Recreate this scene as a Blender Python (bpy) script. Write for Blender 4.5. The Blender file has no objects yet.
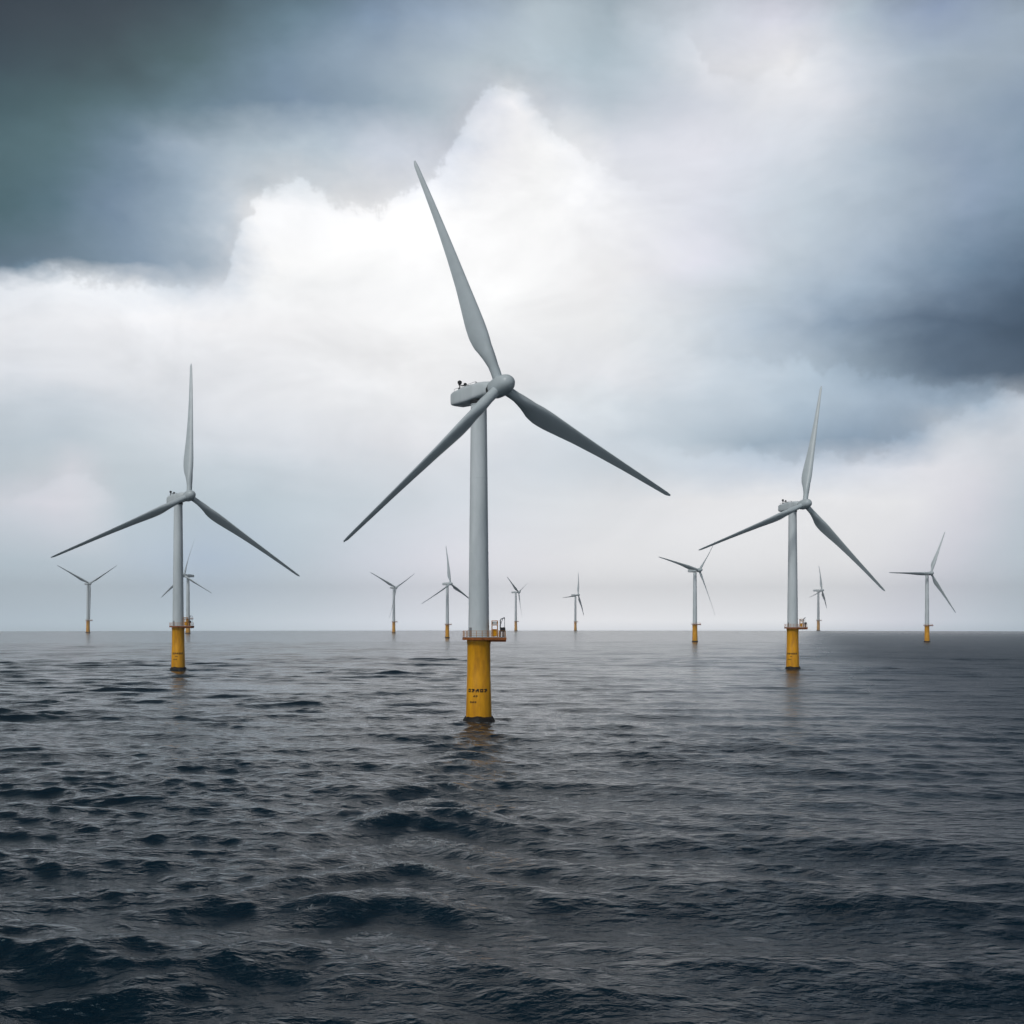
import bpy, math, random
import numpy as np
from mathutils import Vector, Matrix

# ------------------------------------------------------------------ camera
F = 1100.0            # focal length in pixels of a 1024 px wide frame
H0 = 623.0            # pixel row of the camera's eye level
CAM_H = 24.0
RE = 1.03e6           # curvature of the sea: its rim is a true curved horizon
S = bpy.context.scene
COL = S.collection
R = math.radians

cam_d = bpy.data.cameras.new('camera')
cam = bpy.data.objects.new('camera', cam_d)
COL.objects.link(cam)
cam_d.sensor_width = 36.0
cam_d.lens = F / 1024 * 36
cam_d.shift_y = (H0 - 512) / 1024
cam_d.clip_start = 0.5
cam_d.clip_end = 30000
cam.location = (0, 0, CAM_H)
cam.rotation_euler = (R(90), 0, 0)
S.camera = cam

S.view_settings.view_transform = 'Standard'
S.view_settings.look = 'None'
S.view_settings.exposure = 0
S.view_settings.gamma = 1
S.view_settings.use_curve_mapping = False
S.cycles.max_bounces = 6
S.cycles.volume_bounces = 0
S.cycles.glossy_bounces = 3
S.cycles.diffuse_bounces = 2

# ------------------------------------------------------------------ weak sun through cloud behind the viewer
SUN_AZ, SUN_EL = R(-148), R(46)
sd = bpy.data.lights.new('sun', 'SUN')
sd.energy = 1.5
sd.angle = R(14)
sd.color = (1.0, 0.98, 0.95)
sun = bpy.data.objects.new('sun', sd)
COL.objects.link(sun)
sdir = Vector((math.sin(SUN_AZ) * math.cos(SUN_EL), math.cos(SUN_AZ) * math.cos(SUN_EL), math.sin(SUN_EL)))
sun.rotation_euler = sdir.to_track_quat('Z', 'Y').to_euler()
sun.location = (0, 0, 500)


def lin(c):
    return tuple(((v / 255) / 12.92 if v / 255 <= 0.04045 else ((v / 255 + 0.055) / 1.055) ** 2.4) for v in c)


# ------------------------------------------------------------------ world: overcast sky by direction
# Each row: height z/y of the direction, then cloud colours along the azimuth.
def az_of(px):
    return math.atan((px - 512) / F)


SKY = [
    (645, [(0, (150, 163, 172)), (512, (190, 197, 205)), (1023, (150, 163, 175))]),
    (620, [(0, (168, 182, 193)), (180, (176, 190, 200)), (330, (196, 204, 213)), (420, (210, 214, 222)), (560, (226, 226, 229)),
           (800, (226, 227, 230)), (900, (206, 208, 217)), (970, (190, 198, 208)), (1023, (176, 187, 197))]),
    (560, [(0, (178, 192, 202)), (100, (184, 196, 206)), (210, (174, 190, 208)), (300, (186, 198, 208)), (370, (205, 210, 220)), (450, (222, 222, 230)),
           (600, (229, 229, 231)), (850, (228, 228, 230)), (950, (208, 209, 218)), (1023, (184, 195, 205))]),
    (500, [(0, (206, 210, 218)), (60, (216, 216, 224)), (95, (214, 216, 223)), (130, (190, 202, 210)), (250, (188, 201, 210)), (340, (198, 208, 216)), (450, (213, 219, 226)),
           (560, (222, 225, 229)), (700, (230, 230, 232)), (900, (230, 230, 232)), (970, (214, 214, 222)), (1023, (190, 199, 208))]),
    (468, [(0, (190, 200, 208)), (45, (196, 204, 211)), (75, (212, 214, 221)), (110, (194, 204, 211)), (250, (200, 210, 218)), (420, (220, 224, 230)), (560, (214, 221, 228)),
           (660, (206, 214, 222)), (760, (196, 206, 218)), (860, (206, 211, 220)), (930, (224, 224, 229)), (980, (218, 219, 225)), (1023, (200, 206, 214))]),
    (440, [(0, (188, 199, 208)), (60, (190, 201, 210)), (120, (202, 211, 218)), (220, (214, 220, 227)), (420, (230, 231, 235)), (560, (216, 223, 230)),
           (680, (196, 208, 218)), (760, (160, 178, 194)), (850, (140, 160, 180)), (910, (148, 166, 185)), (960, (206, 211, 218)), (1023, (206, 210, 217))]),
    (405, [(0, (200, 209, 217)), (80, (206, 214, 222)), (200, (226, 229, 234)), (420, (237, 238, 240)), (600, (222, 228, 233)),
           (690, (200, 211, 221)), (790, (176, 192, 206)), (880, (158, 175, 192)), (950, (150, 168, 186)), (990, (162, 177, 192)), (1023, (196, 203, 212))]),
    (378, [(0, (222, 226, 232)), (200, (232, 234, 238)), (420, (243, 243, 244)), (620, (232, 234, 238)),
           (720, (200, 211, 221)), (810, (176, 192, 206)), (880, (140, 159, 177)), (950, (98, 118, 139)), (1023, (84, 103, 123))]),
    (325, [(0, (236, 238, 242)), (200, (243, 243, 245)), (450, (250, 250, 250)), (610, (243, 244, 245)), (690, (222, 228, 234)),
           (760, (188, 202, 216)), (830, (142, 161, 181)), (930, (84, 103, 124)), (1023, (64, 83, 103))]),
    (287, [(0, (222, 226, 232)), (60, (232, 235, 239)), (140, (226, 230, 235)), (190, (205, 213, 222)), (225, (218, 223, 230)), (260, (244, 245, 246)), (500, (254, 254, 254)), (600, (247, 247, 248)), (680, (225, 229, 236)),
           (760, (200, 211, 221)), (850, (164, 181, 198)), (950, (112, 132, 154)), (1023, (76, 96, 117))]),
    (262, [(0, (100, 121, 138)), (80, (120, 141, 158)), (150, (140, 160, 180)), (215, (176, 191, 205)), (245, (222, 226, 232)), (275, (252, 252, 252)), (520, (255, 255, 255)), (610, (245, 245, 246)), (690, (226, 227, 237)),
           (780, (200, 211, 221)), (870, (166, 182, 199)), (960, (116, 138, 160)), (1023, (86, 106, 128))]),
    (205, [(0, (80, 108, 116)), (60, (92, 119, 132)), (120, (124, 146, 168)), (190, (160, 178, 194)), (230, (200, 210, 220)), (260, (240, 241, 243)), (400, (250, 250, 251)), (540, (255, 255, 255)), (620, (236, 237, 241)), (700, (222, 225, 234)),
           (800, (200, 211, 221)), (900, (164, 179, 194)), (970, (140, 158, 180)), (1023, (122, 144, 164))]),
    (150, [(0, (80, 105, 112)), (70, (88, 114, 122)), (130, (116, 138, 156)), (180, (156, 173, 189)), (240, (178, 192, 203)), (320, (190, 203, 214)), (380, (206, 213, 224)), (450, (214, 219, 229)), (480, (240, 240, 243)), (530, (252, 252, 252)), (620, (222, 225, 233)), (700, (226, 227, 235)),
           (800, (212, 219, 228)), (880, (178, 192, 205)), (960, (150, 166, 186)), (1023, (130, 151, 171))]),
    (105, [(0, (69, 91, 98)), (80, (77, 100, 106)), (180, (104, 128, 140)), (290, (126, 147, 168)), (370, (150, 168, 184)), (430, (182, 196, 207)), (485, (216, 220, 229)), (512, (240, 240, 243)), (535, (206, 213, 222)), (600, (186, 198, 208)), (680, (208, 213, 223)), (760, (226, 228, 233)),
           (830, (220, 223, 230)), (900, (184, 195, 207)), (970, (158, 174, 190)), (1023, (142, 160, 180))]),
    (60, [(0, (62, 77, 86)), (100, (69, 85, 91)), (200, (83, 105, 111)), (290, (118, 140, 158)), (380, (150, 167, 184)), (460, (186, 199, 209)), (520, (188, 201, 210)), (600, (170, 186, 196)), (660, (190, 202, 212)), (705, (226, 228, 234)), (790, (236, 236, 238)),
          (850, (204, 211, 221)), (930, (172, 186, 200)), (1023, (162, 177, 192))]),
    (15, [(0, (58, 68, 77)), (120, (66, 77, 85)), (220, (80, 99, 107)), (300, (104, 128, 142)), (380, (128, 148, 170)), (460, (158, 174, 192)), (540, (180, 193, 202)), (620, (170, 185, 195)), (690, (206, 213, 222)), (780, (222, 223, 234)),
          (860, (184, 197, 208)), (950, (146, 162, 188)), (1023, (158, 173, 188))]),
    (-80, [(0, (40, 48, 56)), (250, (50, 62, 72)), (500, (72, 88, 102)), (760, (74, 88, 102)), (1023, (48, 60, 73))]),
    (-420, [(0, (26, 32, 39)), (400, (38, 48, 58)), (700, (34, 43, 54)), (1023, (22, 28, 36))]),
    (-1400, [(0, (28, 34, 41)), (512, (44, 53, 63)), (1023, (26, 32, 40))]),
]

world = bpy.data.worlds.new('World')
S.world = world
world.use_nodes = True
nt = world.node_tree
nt.nodes.clear()
N, L = nt.nodes, nt.links


def M(op, a, b=None, c=None, clamp=False, tree=None):
    t = tree or nt
    n = t.nodes.new('ShaderNodeMath')
    n.operation = op
    n.use_clamp = clamp
    for i, v in enumerate((a, b, c)):
        if v is None:
            continue
        if isinstance(v, (int, float)):
            n.inputs[i].default_value = v
        else:
            t.links.new(v, n.inputs[i])
    return n.outputs[0]


tc = N.new('ShaderNodeTexCoord')
nrm = N.new('ShaderNodeVectorMath')
nrm.operation = 'NORMALIZE'
L.new(tc.outputs['Generated'], nrm.inputs[0])


def noise(tree, vec, scale, detail, rough, w=None, dist=0.0):
    n = tree.nodes.new('ShaderNodeTexNoise')
    n.inputs['Scale'].default_value = scale
    n.inputs['Detail'].default_value = detail
    n.inputs['Roughness'].default_value = rough
    n.inputs['Distortion'].default_value = dist
    tree.links.new(vec, n.inputs['Vector'])
    return n


def vscale(tree, vec, s):
    n = tree.nodes.new('ShaderNodeVectorMath')
    n.operation = 'MULTIPLY'
    n.inputs[1].default_value = s
    tree.links.new(vec, n.inputs[0])
    return n.outputs[0]


sep = N.new('ShaderNodeSeparateXYZ')
L.new(nrm.outputs[0], sep.inputs[0])
X_, Y_, Z_ = sep.outputs
AZ = M('ARCTAN2', X_, Y_)
HYP = M('SQRT', M('ADD', M('MULTIPLY', X_, X_), M('MULTIPLY', Y_, Y_)))
TE = M('DIVIDE', Z_, M('MAXIMUM', HYP, 0.02))
CA = M('MAXIMUM', M('COSINE', AZ), 0.55)
V_ = M('DIVIDE', TE, CA)
# cloud turbulence: big soft billows and small wisps push the pattern about
nz1 = noise(nt, vscale(nt, nrm.outputs[0], (1, 1, 1.7)), 6.0, 5, 0.5)
nz2 = noise(nt, vscale(nt, nrm.outputs[0], (1, 1, 1.7)), 27.0, 4, 0.55)
s1 = N.new('ShaderNodeSeparateColor')
L.new(nz1.outputs['Color'], s1.inputs[0])
s2 = N.new('ShaderNodeSeparateColor')
L.new(nz2.outputs['Color'], s2.inputs[0])
# less turbulence close to the horizon
FALL = M('MULTIPLY', V_, 4.5, clamp=True)
du = M('ADD', M('MULTIPLY', M('SUBTRACT', s1.outputs[0], 0.5), 0.075), M('MULTIPLY', M('SUBTRACT', s2.outputs[0], 0.5), 0.035))
dv = M('ADD', M('MULTIPLY', M('SUBTRACT', s1.outputs[1], 0.5), 0.05), M('MULTIPLY', M('SUBTRACT', s2.outputs[1], 0.5), 0.028))
AZW = M('ADD', AZ, M('MULTIPLY', du, FALL))
VW = M('ADD', V_, M('MULTIPLY', dv, FALL))
FAC = M('ADD', M('DIVIDE', AZW, math.pi), 0.5, clamp=True)

prev = None
prev_v = None
for row, stops in SKY:
    # unseen sky beyond both sides, darkened to darken the sea's reflections
    stops = [(-700, tuple(c * 0.62 for c in stops[0][1]))] + stops + [(1650, tuple(c * 0.45 for c in stops[-1][1]))]
    v = (H0 - row) / F
    rp = N.new('ShaderNodeValToRGB')
    L.new(FAC, rp.inputs[0])
    el = rp.color_ramp.elements
    el[0].position = az_of(stops[0][0]) / math.pi + 0.5
    el[0].color = lin(stops[0][1]) + (1,)
    el[1].position = az_of(stops[-1][0]) / math.pi + 0.5
    el[1].color = lin(stops[-1][1]) + (1,)
    for px, c in stops[1:-1]:
        e = el.new(az_of(px) / math.pi + 0.5)
        e.color = lin(c) + (1,)
    rp.color_ramp.interpolation = 'EASE' if len(stops) < 8 else 'LINEAR'
    if prev is None:
        prev, prev_v = rp.outputs[0], v
        continue
    mr = N.new('ShaderNodeMapRange')
    mr.inputs['From Min'].default_value = prev_v
    mr.inputs['From Max'].default_value = v
    L.new(VW, mr.inputs['Value'])
    mx = N.new('ShaderNodeMix')
    mx.data_type = 'RGBA'
    L.new(mr.outputs[0], mx.inputs[0])
    L.new(prev, mx.inputs[6])
    L.new(rp.outputs[0], mx.inputs[7])
    prev, prev_v = mx.outputs[2], v
# half of the sky behind the viewer: plain even cloud
BACK = M('MULTIPLY_ADD', Y_, -2.2, -0.1, clamp=True)
rb = N.new('ShaderNodeValToRGB')
rb.color_ramp.elements[0].color = lin((206, 216, 224)) + (1,)
rb.color_ramp.elements[0].position = 0.05
rb.color_ramp.elements[1].color = lin((50, 60, 70)) + (1,)
rb.color_ramp.elements[1].position = 0.8
L.new(Z_, rb.inputs[0])
mb = N.new('ShaderNodeMix')
mb.data_type = 'RGBA'
L.new(BACK, mb.inputs[0])
L.new(prev, mb.inputs[6])
L.new(rb.outputs[0], mb.inputs[7])
# billowing texture inside the cloud masses
nz3 = noise(nt, vscale(nt, nrm.outputs[0], (1, 1, 2.0)), 8.0, 9, 0.58, dist=0.5)
amp = M('MULTIPLY_ADD', M('MULTIPLY', M('SUBTRACT', nz3.outputs['Fac'], 0.5), FALL), 0.42, 1.0)
# cloud edges: where one bank of cloud ends and the lit cloud behind it begins.
# (height of the edge along the azimuth, strength along the azimuth, reach)
EDGES = [
    ([(0, 266), (70, 276), (140, 288), (205, 290), (232, 278), (240, 226), (265, 205), (300, 186), (335, 196), (370, 208), (415, 196), (440, 170), (456, 140), (470, 118), (482, 92), (500, 86),
      (528, 84), (540, 112), (575, 150), (620, 178), (680, 214)],
     [(0, .17), (120, .15), (230, .10), (260, .16), (500, .17), (545, .10), (640, .03), (700, 0)], 34),
    ([(640, 338), (720, 356), (780, 372), (850, 368), (920, 378), (1023, 390)],
     [(640, 0), (730, .04), (820, .12), (1023, .22)], 38),
    ([(620, 440), (700, 456), (770, 464), (830, 457), (885, 450), (940, 431), (985, 409), (1012, 385)],
     [(620, 0), (700, .07), (820, .13), (985, .12), (1012, 0)], 24),
    ([(0, 500), (25, 490), (50, 488), (62, 476), (80, 472), (96, 482), (104, 500), (120, 512), (300, 520)],
     [(0, .02), (50, .05), (104, .05), (125, .0)], 18),
    ([(560, 20), (640, 22), (690, 40), (705, 66), (750, 84), (800, 60), (850, 40)],
     [(560, 0), (660, .04), (700, .07), (800, .05), (850, 0)], 26),
]
nz4 = noise(nt, nrm.outputs[0], 19.0, 9, 0.66)
EDV = M('MULTIPLY_ADD', M('SUBTRACT', nz4.outputs['Fac'], 0.5), 0.085, V_)
FACS = M('MULTIPLY_ADD', M('SUBTRACT', s2.outputs[2], 0.5), 0.012, M('ADD', M('DIVIDE', AZ, math.pi), 0.5))


def ramp_of(pts, conv):
    r = N.new('ShaderNodeValToRGB')
    L.new(FACS, r.inputs[0])
    e = r.color_ramp.elements
    e[0].position, e[1].position = az_of(pts[0][0]) / math.pi + 0.5, az_of(pts[-1][0]) / math.pi + 0.5
    e[0].color = (conv(pts[0][1]),) * 3 + (1,)
    e[1].color = (conv(pts[-1][1]),) * 3 + (1,)
    for px, v in pts[1:-1]:
        q = e.new(az_of(px) / math.pi + 0.5)
        q.color = (conv(v),) * 3 + (1,)
    return r.outputs[0]


for curve, strength, reach in EDGES:
    d = M('MULTIPLY', M('SUBTRACT', EDV, ramp_of(curve, lambda y: (H0 - y) / F)), F)      # >0 above the edge
    dd = M('DIVIDE', d, M('MULTIPLY_ADD', M('ABSOLUTE', d), 1.0, 7.0))                      # soft sign
    fall = M('EXPONENT', M('DIVIDE', M('ABSOLUTE', d), -float(reach)))
    sh = M('MULTIPLY', M('MULTIPLY', dd, fall), ramp_of(strength, lambda v: v))
    amp = M('MULTIPLY', amp, M('SUBTRACT', 1.0, M('MULTIPLY', sh, 1.7)))
mm = N.new('ShaderNodeVectorMath')
mm.operation = 'SCALE'
L.new(mb.outputs[2], mm.inputs[0])
# the brightest cloud is over-exposed, as in the photograph
lum = N.new('ShaderNodeRGBToBW')
L.new(mb.outputs[2], lum.inputs[0])
ga = M('DIVIDE', M('SUBTRACT', AZ, az_of(450)), 0.17)
gv = M('DIVIDE', M('SUBTRACT', V_, (H0 - 265) / F), 0.12)
gs = M('EXPONENT', M('MULTIPLY', M('ADD', M('MULTIPLY', ga, ga), M('MULTIPLY', gv, gv)), -1.0))
hot = M('MULTIPLY', gs, M('MULTIPLY', M('SUBTRACT', lum.outputs[0], 0.6), 2.8, clamp=True))
# sky colour brightened towards the horizon to offset what the haze takes away
hz_ = M('EXPONENT', M('MULTIPLY', M('MAXIMUM', V_, 0.0), -1 / 0.06))
L.new(M('MULTIPLY', M('MULTIPLY', amp, 10.0), M('MULTIPLY', M('MULTIPLY_ADD', hot, 0.03, 1.0), M('MULTIPLY_ADD', hz_, 0.92, 1.0))), mm.inputs['Scale'])
# a trace of clear sky behind the cloud
st = N.new('ShaderNodeTexSky')
st.sky_type = 'NISHITA'
st.sun_disc = False
st.sun_elevation = SUN_EL
st.sun_rotation = SUN_AZ
sa = N.new('ShaderNodeVectorMath')
sa.operation = 'SCALE'
L.new(st.outputs[0], sa.inputs[0])
sa.inputs['Scale'].default_value = 0.02
ad = N.new('ShaderNodeVectorMath')
ad.operation = 'ADD'
L.new(mm.outputs[0], ad.inputs[0])
L.new(sa.outputs[0], ad.inputs[1])
bg = N.new('ShaderNodeBackground')
bg.inputs['Strength'].default_value = 0.1
L.new(ad.outputs[0], bg.inputs['Color'])
wo = N.new('ShaderNodeOutputWorld')
L.new(bg.outputs[0], wo.inputs['Surface'])
world.cycles.sampling_method = 'MANUAL'
world.cycles.sample_map_resolution = 512


# ------------------------------------------------------------------ materials
def mat(name, base, rough=0.5, spec=0.5, metallic=0.0, var=0.0, scale=1.0, streak=None, bump=0.0):
    m = bpy.data.materials.new(name)
    m.use_nodes = True
    t = m.node_tree
    b = t.nodes['Principled BSDF']
    b.inputs['Roughness'].default_value = rough
    b.inputs['Specular IOR Level'].default_value = spec
    b.inputs['Metallic'].default_value = metallic
    b.inputs['Base Color'].default_value = tuple(base) + (1,)
    if var or streak:
        c = t.nodes.new('ShaderNodeTexCoord')
        mp = t.nodes.new('ShaderNodeMapping')
        mp.inputs['Scale'].default_value = (1, 1, 0.22) if streak else (1, 1, 1)
        t.links.new(c.outputs['Object'], mp.inputs[0])
        n = noise(t, mp.outputs[0], scale, 6, 0.6)
        rmp = t.nodes.new('ShaderNodeValToRGB')
        rmp.color_ramp.elements[0].position = 0.3
        rmp.color_ramp.elements[1].position = 0.62
        lo = streak if streak else tuple(v * (1 - var) for v in base)
        rmp.color_ramp.elements[0].color = tuple(lo) + (1,)
        rmp.color_ramp.elements[1].color = tuple(base) + (1,)
        t.links.new(n.outputs['Fac'], rmp.inputs[0])
        t.links.new(rmp.outputs[0], b.inputs['Base Color'])
        if bump:
            bp = t.nodes.new('ShaderNodeBump')
            bp.inputs['Strength'].default_value = bump
            bp.inputs['Distance'].default_value = 0.1
            t.links.new(n.outputs['Fac'], bp.inputs['Height'])
            t.links.new(bp.outputs[0], b.inputs['Normal'])
    return m


MAT = {
    'white': mat('turbine_paint', (0.76, 0.82, 0.85), 0.42, 0.4, var=0.10, scale=0.35, streak=(0.62, 0.69, 0.71)),
    'blade': mat('blade_paint', (0.58, 0.65, 0.68), 0.38, 0.4, var=0.1, scale=0.25),
    'yellow': mat('yellow_paint', (0.88, 0.41, 0.004), 0.5, 0.35, scale=0.7, streak=(0.58, 0.24, 0.006)),
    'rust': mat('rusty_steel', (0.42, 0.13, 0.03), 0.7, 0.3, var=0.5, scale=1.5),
    'orange': mat('orange_rail_paint', (0.62, 0.24, 0.02), 0.55, 0.35, var=0.3, scale=2.0),
    'waterline_reflection': mat('painted_dark_reflection', (0.018, 0.016, 0.014), 0.65, 0.3, var=0.6, scale=1.6, bump=0.6),
    'dark': mat('dark_metal', (0.02, 0.022, 0.025), 0.5, 0.4),
    'steel': mat('grey_steel', (0.28, 0.3, 0.32), 0.5, 0.4, var=0.2, scale=2.0),
    'deck': mat('deck_grating', (0.42, 0.44, 0.45), 0.7, 0.3, var=0.3, scale=3.0),
    'letter': mat('black_lettering', (0.02, 0.016, 0.012), 0.6, 0.3),
    'foam': mat('foam', (0.6, 0.64, 0.66), 0.8, 0.2),
}


# ------------------------------------------------------------------ mesh helpers
def mk(name, verts, faces, material, parent=None, smooth=True, mtx=None):
    me = bpy.data.meshes.new(name)
    me.from_pydata([tuple(v) for v in verts], [], faces)
    me.update()
    if smooth:
        me.polygons.foreach_set('use_smooth', [True] * len(me.polygons))
        me.set_sharp_from_angle(angle=R(38))
    me.materials.append(MAT[material])
    o = bpy.data.objects.new(name, me)
    COL.objects.link(o)
    if parent is not None:
        o.parent = parent
    if mtx is not None:
        o.matrix_local = mtx
    return o


class MB:
    def __init__(s):
        s.v, s.f = [], []

    def add(s, verts, faces):
        k = len(s.v)
        s.v += [Vector(v) for v in verts]
        s.f += [tuple(i + k for i in f) for f in faces]

    def loft(s, rings, cap0=True, cap1=True, closed=True):
        n = len(rings[0])
        vs = [p for r in rings for p in r]
        fs = []
        for i in range(len(rings) - 1):
            for j in range(n):
                a = i * n + j
                b = i * n + (j + 1) % n
                fs.append((a, b, b + n, a + n))
        if cap0:
            fs.append(tuple(reversed(range(n))))
        if cap1:
            fs.append(tuple((len(rings) - 1) * n + j for j in range(n)))
        s.add(vs, fs)

    def lathe(s, prof, n=48, cx=0, cy=0, cap0=True, cap1=True):
        s.loft([[(cx + r * math.cos(2 * math.pi * j / n), cy + r * math.sin(2 * math.pi * j / n), z) for j in range(n)] for r, z in prof], cap0, cap1)

    def box(s, c, d, bev=0.0):
        x, y, z = c
        a, b, h = d[0] / 2, d[1] / 2, d[2] / 2
        e = min(bev, a * .8, b * .8, h * .8)
        if e <= 0:
            rings = [[(x - a, y - b, z + k), (x + a, y - b, z + k), (x + a, y + b, z + k), (x - a, y + b, z + k)] for k in (-h, h)]
        else:
            rings = []
            for k, i in ((-h, e), (-h + e, 0), (h - e, 0), (h, e)):
                A, B = a - i, b - i
                rings.append([(x - A + e, y - B, z + k), (x + A - e, y - B, z + k), (x + A, y - B + e, z + k), (x + A, y + B - e, z + k),
                              (x + A - e, y + B, z + k), (x - A + e, y + B, z + k), (x - A, y + B - e, z + k), (x - A, y - B + e, z + k)])
        s.loft(rings)

    def tube(s, pts, r, n=8):
        pts = [Vector(p) for p in pts]
        rings = []
        ref = Vector((0.31, 0.17, 0.93))
        for i, p in enumerate(pts):
            d = (pts[min(i + 1, len(pts) - 1)] - pts[max(i - 1, 0)]).normalized()
            u = d.cross(ref)
            if u.length < 0.05:
                u = d.cross(Vector((1, 0, 0)))
            u.normalize()
            w = d.cross(u)
            rings.append([p + (u * math.cos(2 * math.pi * k / n) + w * math.sin(2 * math.pi * k / n)) * r for k in range(n)])
        s.loft(rings)

    def build(s, name, m, parent=None, smooth=True, mtx=None):
        return mk(name, s.v, s.f, m, parent, smooth, mtx)


# ------------------------------------------------------------------ the sea
def lerp_tab(t, tab):
    for (a, va), (b, vb) in zip(tab, tab[1:]):
        if t <= b:
            k = (t - a) / (b - a)
            return va + (vb - va) * k
    return tab[-1][1]


def sea():
    rng = np.random.default_rng(11)
    # radii
    rs = [3.0, 8.0, 14.0, 20.0, 26.0, 32.0]
    while rs[-1] < 8300:
        r = rs[-1]
        rs.append(r + max(0.24, r * (0.0036 if r < 130 else 0.0026 if r < 800 else 0.005 if r < 1500 else 0.012)))
    rs = np.array(rs)
    fine = np.arange(-0.60, 0.6001, 0.0027)
    left = np.linspace(-math.pi, -0.60, 130)[:-1]
    right = np.linspace(0.60, math.pi, 130)[1:]
    az = np.concatenate([left, fine, right])
    nr, na = len(rs), len(az)
    RR, AA = np.meshgrid(rs, az, indexing='ij')
    X0 = (RR * np.sin(AA)).ravel()
    Y0 = (RR * np.cos(AA)).ravel()
    daz = np.gradient(az)
    sp_lat = (RR * daz[None, :]).ravel()
    sp_rad = (np.gradient(rs)[:, None] * np.ones(na)[None, :]).ravel()
    sp = np.maximum(sp_lat, sp_rad)
    x = X0.copy()
    y = Y0.copy()
    z = np.zeros_like(X0)
    foam = np.zeros_like(X0)
    # patches of rougher and calmer water (gusts)
    g = np.zeros_like(X0)
    for i in range(7):
        lam = rng.uniform(70, 220)
        a = rng.uniform(0, 2 * math.pi)
        g += np.sin((X0 * math.cos(a) + Y0 * math.sin(a)) * 2 * math.pi / lam + rng.uniform(0, 6.28))
    gust = 1 + 0.20 * g / 2.0
    gust = np.clip(gust, 0.45, 1.6)
    # the left half of the sea is a little rougher than the right
    gust *= np.clip(1.0 - X0 / 150.0, 0.6, 1.2)
    gust *= np.clip(1.3 - RR.ravel() / 700.0, 0.92, 1.3)
    comps = []
    for i in range(130):
        u = (i + rng.uniform(0, 1)) / 130
        lam = 1.9 * (34 / 1.9) ** u
        k = 2 * math.pi / lam
        spread = 0.34 if lam > 12 else 0.5
        th = R(-90 - 9) + rng.normal(0, spread)      # run towards the viewer
        slope = 0.0175 * (1.1 if lam < 5 else 0.98 if lam < 9 else 0.95 if lam < 18 else 1.05)
        if lam < 4:
            slope *= 1.1
        comps.append((k, math.cos(th), math.sin(th), slope / k, rng.uniform(0, 6.283), lam))
    for k, cx, cy, A, ph, lam in comps:
        fade = np.clip((lam / sp - 2.2) / 2.5, 0, 1)
        idx = np.nonzero(fade > 0)[0]
        if len(idx) == 0:
            continue
        p = k * (cx * X0[idx] + cy * Y0[idx]) + ph
        w = A * fade[idx] * gust[idx]
        c, s_ = np.cos(p), np.sin(p)
        z[idx] += w * c
        x[idx] -= 0.85 * w * cx * s_
        y[idx] -= 0.85 * w * cy * s_
    # wake of the nearest pile: arrowhead waves drawn towards the viewer by the tide
    px, py = TURB[0][0], TURB[0][1]
    v = py - Y0
    u = X0 - (px - 0.016 * v)
    on = (v > 3) & (v < 225) & (np.abs(u) < 60)
    vi, ui = v[on], u[on]
    width = 3.0 + vi * 0.085
    env = np.exp(-(ui / width) ** 2) * np.clip(vi / 15, 0, 1) * np.clip((225 - vi) / 60, 0, 1)
    k = 2 * math.pi / 13.0
    ph = k * (vi - 0.95 * np.sqrt(ui * ui + 2.0)) + 0.8 * np.sin(vi * 0.11)
    z[on] += 0.40 * env * np.cos(ph) * np.clip((13.0 / sp[on] - 2.2) / 2.5, 0, 1)
    k2 = 2 * math.pi / 4.1
    z[on] += 0.10 * env * np.cos(k2 * (vi - 0.7 * np.abs(ui)) + 1.3 * np.sin(ui * 0.5)) * np.clip((4.1 / sp[on] - 2.2) / 2.5, 0, 1)
    crest = env * np.clip(np.cos(ph) * 1.4 - 0.35, 0, 1)
    foam[on] = 0.6 * crest
    # water washing round the three nearest piles
    for tx, ty, sc_ in [t_[:3] for t_ in TURB[:3]]:
        d = np.hypot(X0 - tx, Y0 - ty)
        n_ = d < 40
        dn = d[n_]
        an = np.arctan2(Y0[n_] - ty, X0[n_] - tx)
        z[n_] += 0.32 * np.exp(-((dn - 3) / 7) ** 2) * np.cos(dn * 1.25 + 1.2 * np.sin(an * 2 + tx)) + 0.12 * np.exp(-dn / 16) * np.cos(dn * 1.9 - an)
        foam[n_] = np.maximum(foam[n_], 0.62 * np.exp(-((dn - 4.6) / 1.8) ** 2))
    z -= (X0 ** 2 + Y0 ** 2) / (2 * RE)
    co = np.stack([x, y, z], 1).astype(np.float32)
    I = np.arange(nr * na).reshape(nr, na)
    q = np.stack([I[:-1, :-1], I[1:, :-1], I[1:, 1:], I[:-1, 1:]], -1).reshape(-1, 4)
    me = bpy.data.meshes.new('sea')
    nq = len(q)
    # centre cap
    me.vertices.add(len(co))
    me.vertices.foreach_set('co', co.ravel())
    me.loops.add(nq * 4)
    me.loops.foreach_set('vertex_index', q[:, ::-1].ravel().astype(np.int32))
    me.polygons.add(nq)
    me.polygons.foreach_set('loop_start', np.arange(0, nq * 4, 4, dtype=np.int32))
    me.polygons.foreach_set('loop_total', np.full(nq, 4, dtype=np.int32))
    me.polygons.foreach_set('use_smooth', np.ones(nq, dtype=bool))
    me.update()
    me.validate()
    # attribute: how disturbed the water is (wake)
    dist = np.zeros(len(co), dtype=np.float32)
    dist[on] = env
    at = me.attributes.new('wake', 'FLOAT', 'POINT')
    at.data.foreach_set('value', dist)
    at = me.attributes.new('foam', 'FLOAT', 'POINT')
    at.data.foreach_set('value', foam.astype(np.float32))
    o = bpy.data.objects.new('sea', me)
    COL.objects.link(o)
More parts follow.
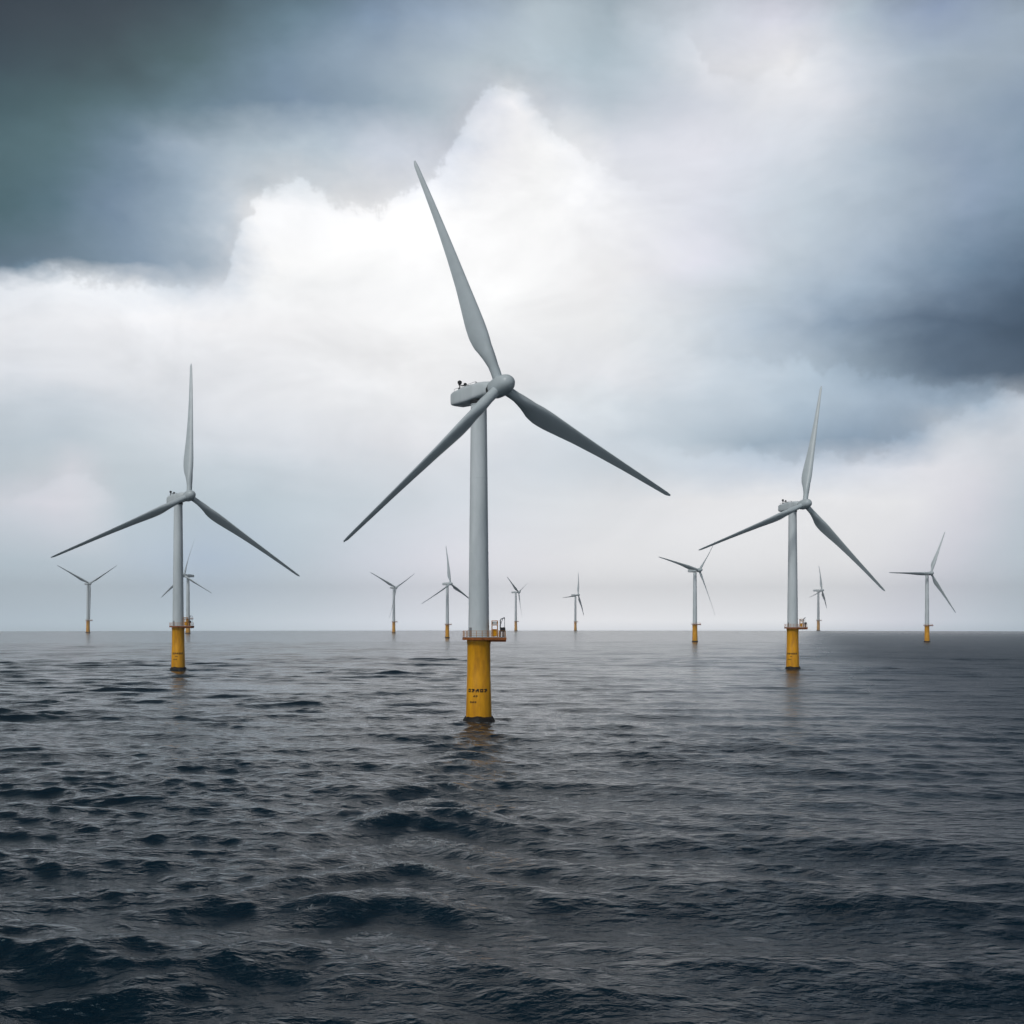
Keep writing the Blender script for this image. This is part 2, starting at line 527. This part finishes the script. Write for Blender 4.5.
    o['kind'] = 'structure'
    m = bpy.data.materials.new('sea_water')
    m.use_nodes = True
    t = m.node_tree
    b = t.nodes['Principled BSDF']
    b.inputs['Base Color'].default_value = (0.003, 0.015, 0.027, 1)
    b.inputs['IOR'].default_value = 1.28
    b.inputs['Specular Tint'].default_value = (0.7, 0.9, 1.0, 1)
    b.inputs['Specular IOR Level'].default_value = 0.5
    geo = t.nodes.new('ShaderNodeNewGeometry')
    P = geo.outputs['Position']
    ln = t.nodes.new('ShaderNodeVectorMath')
    ln.operation = 'LENGTH'
    t.links.new(P, ln.inputs[0])
    far = t.nodes.new('ShaderNodeMapRange')
    far.inputs['From Min'].default_value = 60
    far.inputs['From Max'].default_value = 900
    far.inputs['To Min'].default_value = 0.045
    far.inputs['To Max'].default_value = 0.13
    t.links.new(ln.outputs['Value'], far.inputs['Value'])
    # a wind front ruffles the right-hand water
    sx = t.nodes.new('ShaderNodeSeparateXYZ')
    t.links.new(P, sx.inputs[0])
    nw = noise(t, vscale(t, P, (1, 0.5, 1)), 0.012, 3, 0.5)
    dd = M('SUBTRACT', sx.outputs[0], M('MULTIPLY', sx.outputs[1], 0.27, tree=t), tree=t)
    dd = M('ADD', dd, M('MULTIPLY', M('SUBTRACT', nw.outputs['Fac'], 0.5, tree=t), 60.0, tree=t), tree=t)
    wf = t.nodes.new('ShaderNodeMapRange')
    wf.interpolation_type = 'SMOOTHSTEP'
    wf.inputs['From Min'].default_value = -55
    wf.inputs['From Max'].default_value = 65
    t.links.new(dd, wf.inputs['Value'])
    wd = t.nodes.new('ShaderNodeMapRange')
    wd.inputs['From Min'].default_value = 900
    wd.inputs['From Max'].default_value = 4000
    wd.inputs['To Min'].default_value = 1.0
    wd.inputs['To Max'].default_value = 0.25
    t.links.new(ln.outputs['Value'], wd.inputs['Value'])
    WF = M('MULTIPLY', wf.outputs[0], wd.outputs[0], tree=t)
    nb = t.nodes.new('ShaderNodeMapRange')
    nb.inputs['From Min'].default_value = 60
    nb.inputs['From Max'].default_value = 420
    nb.inputs['To Min'].default_value = 1.45
    nb.inputs['To Max'].default_value = 0.6
    t.links.new(ln.outputs['Value'], nb.inputs['Value'])
    t.links.new(M('MULTIPLY_ADD', WF, 0.26, far.outputs[0], tree=t), b.inputs['Roughness'])
    n1 = noise(t, vscale(t, P, (0.6, 1.0, 1.0)), 0.8, 4, 0.52, dist=0.15)
    n2 = noise(t, vscale(t, P, (0.55, 1.0, 1.0)), 3.6, 4, 0.6, dist=0.3)
    wk = t.nodes.new('ShaderNodeAttribute')
    wk.attribute_name = 'wake'
    h = M('ADD', M('MULTIPLY', n1.outputs['Fac'], M('MULTIPLY_ADD', WF, 0.36, 0.36, tree=t), tree=t),
          M('MULTIPLY', n2.outputs['Fac'], M('MULTIPLY_ADD', wk.outputs['Fac'], 0.05, 0.042, tree=t), tree=t), tree=t)
    bp = t.nodes.new('ShaderNodeBump')
    bp.inputs['Strength'].default_value = 1.0
    bp.inputs['Distance'].default_value = 1.0
    t.links.new(M('MULTIPLY', h, nb.outputs[0], tree=t), bp.inputs['Height'])
    t.links.new(bp.outputs[0], b.inputs['Normal'])
    fa = t.nodes.new('ShaderNodeAttribute')
    fa.attribute_name = 'foam'
    n3 = noise(t, vscale(t, P, (0.8, 0.8, 0.8)), 1.6, 5, 0.7, dist=0.8)
    fm_ = M('MULTIPLY', M('SUBTRACT', M('ADD', n3.outputs['Fac'], M('MULTIPLY', fa.outputs['Fac'], 0.38, tree=t), tree=t), 0.74, tree=t), 6.0, clamp=True, tree=t)
    fm_ = M('MULTIPLY', fm_, M('MULTIPLY', fa.outputs['Fac'], 2.5, clamp=True, tree=t), tree=t)
    fb = t.nodes.new('ShaderNodeBsdfDiffuse')
    fb.inputs['Color'].default_value = (0.52, 0.57, 0.6, 1)
    ms = t.nodes.new('ShaderNodeMixShader')
    t.links.new(M('MULTIPLY', fm_, 0.75, tree=t), ms.inputs[0])
    t.links.new(b.outputs[0], ms.inputs[1])
    t.links.new(fb.outputs[0], ms.inputs[2])
    t.links.new(ms.outputs[0], t.nodes['Material Output'].inputs['Surface'])
    me.materials.append(m)
    return o


# ------------------------------------------------------------------ the turbines
# x, y, scale, yaw, tilt, hub height, overhang, rotor radius, blade angles, blade lean
TURB = [
    (-8.06, 267.05, 0.960, 36.20, 8.60, 81.78, 9.40, 60.99, [-13.93, 112.13, 228.26], [-6.88, -1.73, -1.14]),
    (-171.55, 565.33, 1.058, 38.36, 6.28, 81.9, 13.5, 68.9, [6.5, 121.84, 243.62], [-7.25, -3.66, -6.54]),
    (145.78, 571.49, 1.024, 19.5, 4.88, 81.93, 10.4, 63.80, [13.93, 132.01, 248.0], [-2.0, -2.16, -2.65]),
    (-1328.54, 3446.68, 1.825, 43.74, 4.51, 83.68, 7.43, 60.97, [-60.31, 56.52, 180.0], [-3.56, -3.88, -4.36]),
    (-871.80, 2959.80, 1.884, -28.62, 9.73, 81.5, 7.32, 56.5, [3.0, 116.0, 238.4], [-9.0, -5.67, -7.92]),
    (-341.70, 3179.97, 1.520, 40.71, 2.83, 86.0, 7.26, 58.29, [-60.99, 60.23, 190.0], [-8.58, -8.18, -10.0]),
    (-110.97, 1886.72, 1.090, 43.06, 2.33, 85.0, 7.23, 60.23, [-0.44, 115.8, 238.05], [-7.0, -10.0, -9.0]),
    (17.3, 5000.0, 2.04, 63.30, 7.40, 85.27, 7.46, 58.65, [-55.62, 66.67, 184.29], [-0.18, -0.7, 3.28]),
    (288.2, 5000.0, 1.955, 57.78, 4.81, 82.96, 7.24, 59.13, [24.08, 142.89, 263.44], [-8.0, -8.0, -8.0]),
    (240.84, 1448.44, 1.100, 35.16, 9.42, 84.5, 7.25, 57.94, [-73.86, 47.01, 159.1], [-7.49, -9.0, -2.81]),
    (1810.0, 6500.0, 2.87, 54.32, 4.65, 82.5, 7.35, 55.0, [16.24, 130.35, 254.58], [-8.0, -8.0, -8.0]),
    (546.46, 1448.44, 1.035, 16.77, 5.65, 86.5, 7.46, 60.47, [26.37, 145.92, 270.54], [-1.36, -0.27, -1.52]),
]
LABELS = [
    'nearest and largest grey wind turbine on a thick yellow foundation at the centre',
    'large grey turbine at left with one blade pointing straight up',
    'large grey turbine to the right whose upright blade leans slightly right',
    'small distant dark turbine at the far left with two blades raised in a V',
    'small distant turbine partly hidden behind the tower of the large left turbine',
    'small distant turbine with a V of raised blades, left of the central tower',
    'small distant turbine with an upright blade, standing just left of the central tower',
    'tiny faint turbine just to the right of the central tower and its service platform',
    'tiny faint turbine alone on the horizon between the central one and the right group',
    'mid-distance turbine whose raised blade tip meets the left blade of the large right turbine',
    'faintest tiny turbine on the horizon just right of the large right tower',
    'mid-distance turbine at the far right with one blade flung out level to the left',
]
PITCH = [40.0, 138.0, 38.0]
CHORD = [(0.0, 2.5), (0.035, 2.5), (0.07, 2.6), (0.12, 3.5), (0.17, 4.7), (0.21, 5.15), (0.26, 5.0), (0.34, 4.25), (0.42, 3.5), (0.55, 2.7),
         (0.7, 2.0), (0.82, 1.6), (0.92, 1.25), (0.975, 1.05), (0.993, 0.85), (1.0, 0.45)]
THICK = [(0.0, 1.0), (0.05, 1.0), (0.1, 0.72), (0.16, 0.44), (0.22, 0.33), (0.35, 0.26), (0.6, 0.2), (1.0, 0.16)]
TWIST = [(0.0, 14.0), (0.2, 11.0), (0.5, 4.0), (1.0, 0.0)]


def blade(root, name_i, hub, ax, side, up, ang, lean, Rr, pitch):
    """span along local z, local y = towards the wind (rotor axis), local x = clockwise tangent"""
    t = R(ang)
    span = (side * math.sin(t) + up * math.cos(t)).normalized()
    tang = (side * math.cos(t) - up * math.sin(t)).normalized()
    mb = MB()
    rings = []
    nseg = 44
    K = 28
    for i in range(nseg + 1):
        u = i / nseg
        u = u ** 1.0 if i < nseg - 3 else u
        c = lerp_tab(u, CHORD)
        th = lerp_tab(u, THICK)
        tw = R(pitch + lerp_tab(u, TWIST) * (1 if pitch < 90 else -1))
        # direction of the trailing edge in (tangent, axis) plane
        te = Vector((-math.cos(tw), -math.sin(tw), 0))
        nn = Vector((te.y, -te.x, 0))
        rnd = max(0.0, min(1.0, (0.16 - u) / 0.11))
        z = 1.2 + (Rr - 1.2) * u
        defl = math.tan(R(lean)) * Rr * (0.35 * u + 0.65 * u ** 1.9)
        pre = 0.0
        ring = []
        for j in range(K):
            a = 2 * math.pi * j / K
            xx = 0.5 * (1 - math.cos(a))
            yt = 5 * th * (0.2969 * math.sqrt(max(xx, 0)) - 0.126 * xx - 0.3516 * xx ** 2 + 0.2843 * xx ** 3 - 0.1036 * xx ** 4)
            sg = 1 if a <= math.pi else -1
            cam_ = 0.03 * 4 * xx * (1 - xx)
            pa = te * ((xx - 0.28) * c) + nn * ((sg * yt + cam_) * c)
            pc = te * (-math.cos(a) * c / 2) + nn * (math.sin(a) * c / 2)
            p = pa.lerp(pc, rnd)
            ring.append(Vector((p.x, p.y + defl, z)))
        rings.append(ring)
    mb.loft(rings)
    m = Matrix((tang, ax, span)).transposed().to_4x4()
    m.translation = hub
    o = mb.build('blade', 'blade', root, True, m)
    cb = MB()
    cb.lathe([(1.42, 0.9), (1.42, 2.05), (1.34, 2.1)], 32)
    c = cb.build('root_collar', 'white', o, True)
    return o


def rrect(hw, hh, y, zc, n=8, ex=4.0):
    pts = []
    K = 4 * n
    for i in range(K):
        a = 2 * math.pi * (i + 0.5) / K
        ca, sa_ = math.cos(a), math.sin(a)
        pts.append(Vector((hw * math.copysign(abs(ca) ** (2 / ex), ca), y, zc + hh * math.copysign(abs(sa_) ** (2 / ex), sa_))))
    return pts


def turbine(i, spec):
    x, y, sc, yaw, tilt, hz, ov, Rr, angs, leans = spec
    near = i < 3
    root = bpy.data.objects.new('wind_turbine', None)
    COL.objects.link(root)
    z0 = -(x * x + y * y) / (2 * RE)
    root.location = (x, y, z0)
    root.scale = (sc, sc, sc)
    root.empty_display_size = 5
    root['label'] = LABELS[i]
    root['category'] = 'wind turbine'
    root['group'] = 'offshore wind turbines standing in the sea'
    nseg = 64 if near else 24
    PZ = 21.4
    # --- foundation
    mb = MB()
    mb.lathe([(3.35, -9.0), (3.25, 0.5), (3.22, 3.0), (3.0, 11.0), (2.98, 11.05), (2.98, 11.25), (2.96, 11.3), (2.9, 19.6), (3.02, 19.9), (3.02, 20.72), (2.9, 20.76)], nseg)
    tp = mb.build('transition_piece', 'yellow', root)
    # uneven waterline ring: dark wave and reflection painted as a black collar
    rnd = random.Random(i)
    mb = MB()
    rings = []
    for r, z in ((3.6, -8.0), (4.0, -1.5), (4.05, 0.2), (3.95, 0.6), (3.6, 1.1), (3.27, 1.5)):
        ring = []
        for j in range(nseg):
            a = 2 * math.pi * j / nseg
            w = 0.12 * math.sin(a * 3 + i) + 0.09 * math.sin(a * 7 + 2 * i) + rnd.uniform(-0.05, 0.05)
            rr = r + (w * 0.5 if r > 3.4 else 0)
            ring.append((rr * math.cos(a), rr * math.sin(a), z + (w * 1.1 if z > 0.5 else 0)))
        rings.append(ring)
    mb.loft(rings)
    mb.build('reflection_collar', 'waterline_reflection', tp)
    # lettering: dark painted characters on the side facing the viewer
    if near:
        face = math.atan2(-y, -x)

        def glyph_row(zc, hgt, chars, step, a0):
            for n_, pat in enumerate(chars):
                g = MB()
                for cy_, line in enumerate(pat):
                    for cx_, ch in enumerate(line):
                        if ch == ' ':
                            continue
                        aa = face + a0 + (n_ * step + cx_ * step * 0.25)
                        ab = aa + step * 0.25
                        zt = zc + hgt / 2 - cy_ * hgt / len(pat)
                        zb = zt - hgt / len(pat)
                        rr = 3.0 + 0.22 * (11 - zc) / 8
                        vs = []
                        for r_ in (rr - 0.05, rr + 0.03):
                            for (q, zz) in ((aa, zb), (ab, zb), (ab, zt), (aa, zt)):
                                vs.append((r_ * math.cos(q), r_ * math.sin(q), zz))
                        g.add(vs, [(0, 3, 2, 1), (4, 5, 6, 7), (0, 1, 5, 4), (1, 2, 6, 5), (2, 3, 7, 6), (3, 0, 4, 7)])
                g.build('painted_mark', 'letter', tp, False)
        # illegible at this distance in the photograph: worn block strokes
        B1 = ['xxx', 'x x', 'xxx']
        B2 = ['xxx', ' xx', 'xx ']
        B3 = [' xx', 'xxx', 'x x']
        glyph_row(8.1, 0.85, [B1, B2, B3, B1, B2], 0.36, -0.98)
        glyph_row(6.7, 0.45, [B3, B2], 0.2, -0.45)
        glyph_row(5.2, 0.45, [B1, B3, B2], 0.2, -0.75)
    # --- platform: round deck with a landing stage to the right
    mb = MB()
    out = []
    n = 40
    for j in range(n):
        a = 2 * math.pi * j / n
        out.append((4.15 * math.cos(a), 4.15 * math.sin(a)))
    ring2 = []
    for (px, py) in out:
        if px > 0 and abs(py) < 3.4:
            px = 7.0
            py = max(-2.9, min(2.9, py * 1.0))
        ring2.append((px, py))
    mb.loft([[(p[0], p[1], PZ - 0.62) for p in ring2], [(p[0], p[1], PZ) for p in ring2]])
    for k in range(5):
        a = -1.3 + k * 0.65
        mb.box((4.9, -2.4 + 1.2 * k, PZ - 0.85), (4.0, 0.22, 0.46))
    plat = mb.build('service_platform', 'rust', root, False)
    dk = MB()
    dk.loft([[(p[0] * 0.97, p[1] * 0.97, PZ + 0.002) for p in ring2], [(p[0] * 0.97, p[1] * 0.97, PZ + 0.12) for p in ring2]])
    dk.build('deck_grating', 'deck', plat, False)
    rl = MB()
    path = [Vector((p[0] * 0.965, p[1] * 0.965, 0)) for p in ring2]
    peri = []
    for a, b in zip(path, path[1:] + path[:1]):
        peri.append((a, (b - a).length))
    tot = sum(d for _, d in peri)
    nposts = 22
    posts = []
    for k in range(nposts):
        s_ = tot * k / nposts
        for (a, d), (b, _) in zip(peri, peri[1:] + peri[:1]):
            if s_ <= d:
                posts.append(a.lerp(b, s_ / d if d else 0))
                break
            s_ -= d
    rt = 0.055
    for p in posts:
        rl.tube([p + Vector((0, 0, PZ + .1)), p + Vector((0, 0, PZ + 1.65))], rt, 6)
    for hgt in (0.6, 1.1, 1.65):
        cl = [p + Vector((0, 0, PZ + hgt)) for p in posts]
        rl.tube(cl + [cl[0]], rt * 0.8, 6)
    rl.build('railing', 'orange', plat)
    if near:
        # equipment frame, cabinets and a little crane on the landing stage
        fr = MB()
        for px_ in (3.35, 4.75):
            for py_ in (-2.1, -0.5):
                fr.tube([(px_, py_, PZ + .1), (px_, py_, PZ + 4.2)], 0.11, 6)
        for zz in (2.0, 3.1, 4.2):
            fr.tube([(3.35, -2.1, PZ + zz), (4.75, -2.1, PZ + zz), (4.75, -0.5, PZ + zz), (3.35, -0.5, PZ + zz), (3.35, -2.1, PZ + zz)], 0.09, 6)
        fr.build('equipment_frame', 'orange', plat)
        cb = MB()
        cb.box((4.05, -1.3, PZ + 1.15), (1.05, 1.1, 1.7), 0.08)
        cb.build('cabinet', 'yellow', plat, False)
        cb = MB()
        cb.box((4.05, -1.3, PZ + 3.62), (1.15, 1.2, 0.75), 0.12)
        cb.build('lamp_housing', 'white', plat, False)
        cb = MB()
        cb.box((6.15, -1.7, PZ + 2.0), (1.15, 1.0, 1.1), 0.08)
        cb.tube([(6.15, -1.7, PZ + .1), (6.15, -1.7, PZ + 1.5)], 0.2)
        cb.build('control_box', 'dark', plat, False)
        cr = MB()
        cr.tube([(5.45, -0.4, PZ + .1), (5.45, -0.4, PZ + 4.3), (5.6, -0.4, PZ + 4.6), (6.5, -0.6, PZ + 5.0)], 0.16, 8)
        cr.tube([(5.45, -0.4, PZ + 3.0), (6.1, -0.5, PZ + 4.8)], 0.08, 6)
        cr.build('davit_crane', 'steel', plat)
        cr = MB()
        cr.tube([(6.5, 0.9, PZ + .1), (6.5, 0.9, PZ + 4.6)], 0.07, 6)
        cr.box((6.5, 0.9, PZ + 4.7), (0.25, 0.25, 0.4), 0.05)
        cr.build('aid_light_post', 'steel', plat)
    # --- tower
    mb = MB()
    NT = hz + ov * (math.sin(R(tilt)) - math.sin(R(1.0))) - 2.4
    tb, tt = 2.66, 2.02
    prof = [(tb, PZ - 0.6), (tb, PZ + 0.5)]
    for q in (0.36, 0.68):
        zz = PZ + (NT - PZ) * q
        rr = tb + (tt - tb) * q
        prof += [(rr, zz - 0.12), (rr + 0.025, zz - 0.1), (rr + 0.025, zz + 0.1), (rr - 0.004, zz + 0.12)]
    prof += [(tt, NT - 0.6), (tt + 0.12, NT - 0.5), (tt + 0.12, NT + 0.3), (tt - .1, NT + 0.3)]
    mb.lathe(prof, nseg)
    tw = mb.build('tower', 'white', root)
    if near:
        d = MB()
        da = math.atan2(-y, -x) - 0.9
        dd = Matrix.Rotation(da, 4, 'Z')
        vs = MB()
        vs.box((2.66, 0, PZ + 1.35), (0.16, 0.95, 2.3), 0.06)
        vs.v = [dd @ v_ for v_ in vs.v]
        vs.build('door', 'steel', tw, False)
    # --- nacelle and rotor
    ya, ti = R(yaw), R(tilt)
    ax = Vector((math.cos(ti) * math.sin(ya), -math.cos(ti) * math.cos(ya), math.sin(ti)))
    side = Vector((math.cos(ya), math.sin(ya), 0))
    up = side.cross(ax)
    if up.z < 0:
        up = -up
    top = Vector((0, 0, hz))
    hub = top + ax * ov
    fm = Matrix((side, ax, up)).transposed().to_4x4()
    # the nacelle sits level behind the tilted rotor
    tn = R(1.0)
    nax = Vector((math.cos(tn) * math.sin(ya), -math.cos(tn) * math.cos(ya), math.sin(tn)))
    nup = side.cross(nax)
    if nup.z < 0:
        nup = -nup
    nm = Matrix((side, nax, nup)).transposed().to_4x4()
    nm.translation = Vector((0, 0, hub.z - ov * math.sin(tn)))
    ff = ov - 3.1
    mb = MB()
    # underside nearly flat and dropping to the rear, top arched
    secs = [(-10.4, 1.5, 1.2, 0.25), (-10.2, 1.9, 1.6, 0.2), (-9.2, 2.2, 1.85, 0.15), (-6.0, 2.4, 2.05, 0.15), (-2.0, 2.4, 2.1, 0.2), (ff - 4.2, 2.4, 2.0, 0.3),
            (ff - 2.2, 2.25, 1.9, 0.25), (ff - 0.6, 2.05, 1.85, 0.1), (ff, 1.9, 1.75, 0.05)]
    rings = []
    for k, (yy, hw, hh, zc) in enumerate(secs):
        ex = 5.5 if k < 6 else (4.0 if k == 6 else 2.8 if k == 7 else 2.2)
        rings.append(rrect(hw, hh, yy, zc, 8, ex))
    mb.loft(rings)
    nac = mb.build('nacelle', 'white', root, True, nm)
    if near:
        m2 = MB()
        m2.box((0, -4.4, 2.45), (2.2, 4.6, 0.5), 0.12)
        m2.build('roof_hatch', 'white', nac, True)
        m3 = MB()
        m3.tube([(-0.9, -7.3, 2.1), (-0.9, -7.3, 3.9)], 0.16, 6)
        m3.tube([(0.8, -7.3, 2.1), (0.8, -7.3, 3.7)], 0.16, 6)
        m3.tube([(-1.3, -7.3, 3.5), (1.2, -7.3, 3.5)], 0.14, 6)
        m3.box((-0.9, -7.3, 4.15), (1.0, 1.0, 1.0), 0.25)
        m3.box((0.8, -7.3, 3.85), (0.8, 0.8, 0.8), 0.2)
        m3.build('weather_mast', 'dark', nac, True)
        m4 = MB()
        m4.box((0.0, -10.42, 0.35), (1.6, 0.22, 1.1), 0.08)
        m4.build('rear_vent', 'dark', nac, True)
        m5 = MB()
        for yy in (-7.5, -3.2, 0.4):
            m5.box((-1.0, yy, 2.55), (0.5, 0.5, 0.35), 0.1)
        m5.tube([(-1.5, -9.0, 1.9), (-1.5, -9.0, 2.6), (-1.5, 1.0, 2.75), (-1.5, 1.0, 2.2)], 0.05, 6)
        m5.build('roof_rail', 'steel', nac, True)
        m6 = MB()
        m6.lathe([(2.16, -2.75), (2.22, -2.5), (2.2, -1.8)], 40)
        m6.build('yaw_bearing', 'dark', nac, True)
    hm = fm.copy()
    hm.translation = hub
    mb = MB()
    prof = [(1.9, -2.3), (2.3, -2.2), (2.38, -1.9), (2.5, -0.6), (2.48, 1.0), (2.3, 2.4), (1.95, 3.5), (1.4, 4.3), (0.7, 4.72), (0.1, 4.8)]
    n = 48 if near else 20
    rings = [[Vector((r * math.cos(2 * math.pi * j / n), yy, r * math.sin(2 * math.pi * j / n))) for j in range(n)] for r, yy in prof]
    mb.loft([list(reversed(r)) for r in rings])
    hb = mb.build('hub', 'blade', root, True, hm)
    if near:
        m7 = MB()
        rings = [[Vector((r * math.cos(2 * math.pi * j / n), yy, r * math.sin(2 * math.pi * j / n))) for j in range(n)] for r, yy in ((1.6, -3.5), (2.02, -3.35), (2.02, -2.25), (1.6, -2.2))]
        m7.loft([list(reversed(r)) for r in rings])
        m7.build('joint_ring', 'dark', hb, True)
    for k in range(3):
        blade(root, i, hub, ax, side, up, angs[k], leans[k], Rr, PITCH[k])
    return root


sea()
for i_, sp_ in enumerate(TURB):
    turbine(i_, sp_)


# ------------------------------------------------------------------ the haze over the water
def haze():
    mb = MB()
    mb.box((0, 0, 120), (17200, 17200, 380))
    me = bpy.data.meshes.new('haze')
    me.from_pydata([tuple(v) for v in mb.v], [], mb.f)
    o = bpy.data.objects.new('haze', me)
    COL.objects.link(o)
    o['kind'] = 'stuff'
    m = bpy.data.materials.new('haze_air')
    m.use_nodes = True
    t = m.node_tree
    t.nodes.clear()
    v = t.nodes.new('ShaderNodeVolumePrincipled')
    v.inputs['Color'].default_value = (0.95, 0.98, 1.0, 1)
    v.inputs['Density'].default_value = 0.00009
    v.inputs['Anisotropy'].default_value = 0.2
    out = t.nodes.new('ShaderNodeOutputMaterial')
    t.links.new(v.outputs[0], out.inputs['Volume'])
    me.materials.append(m)


haze()
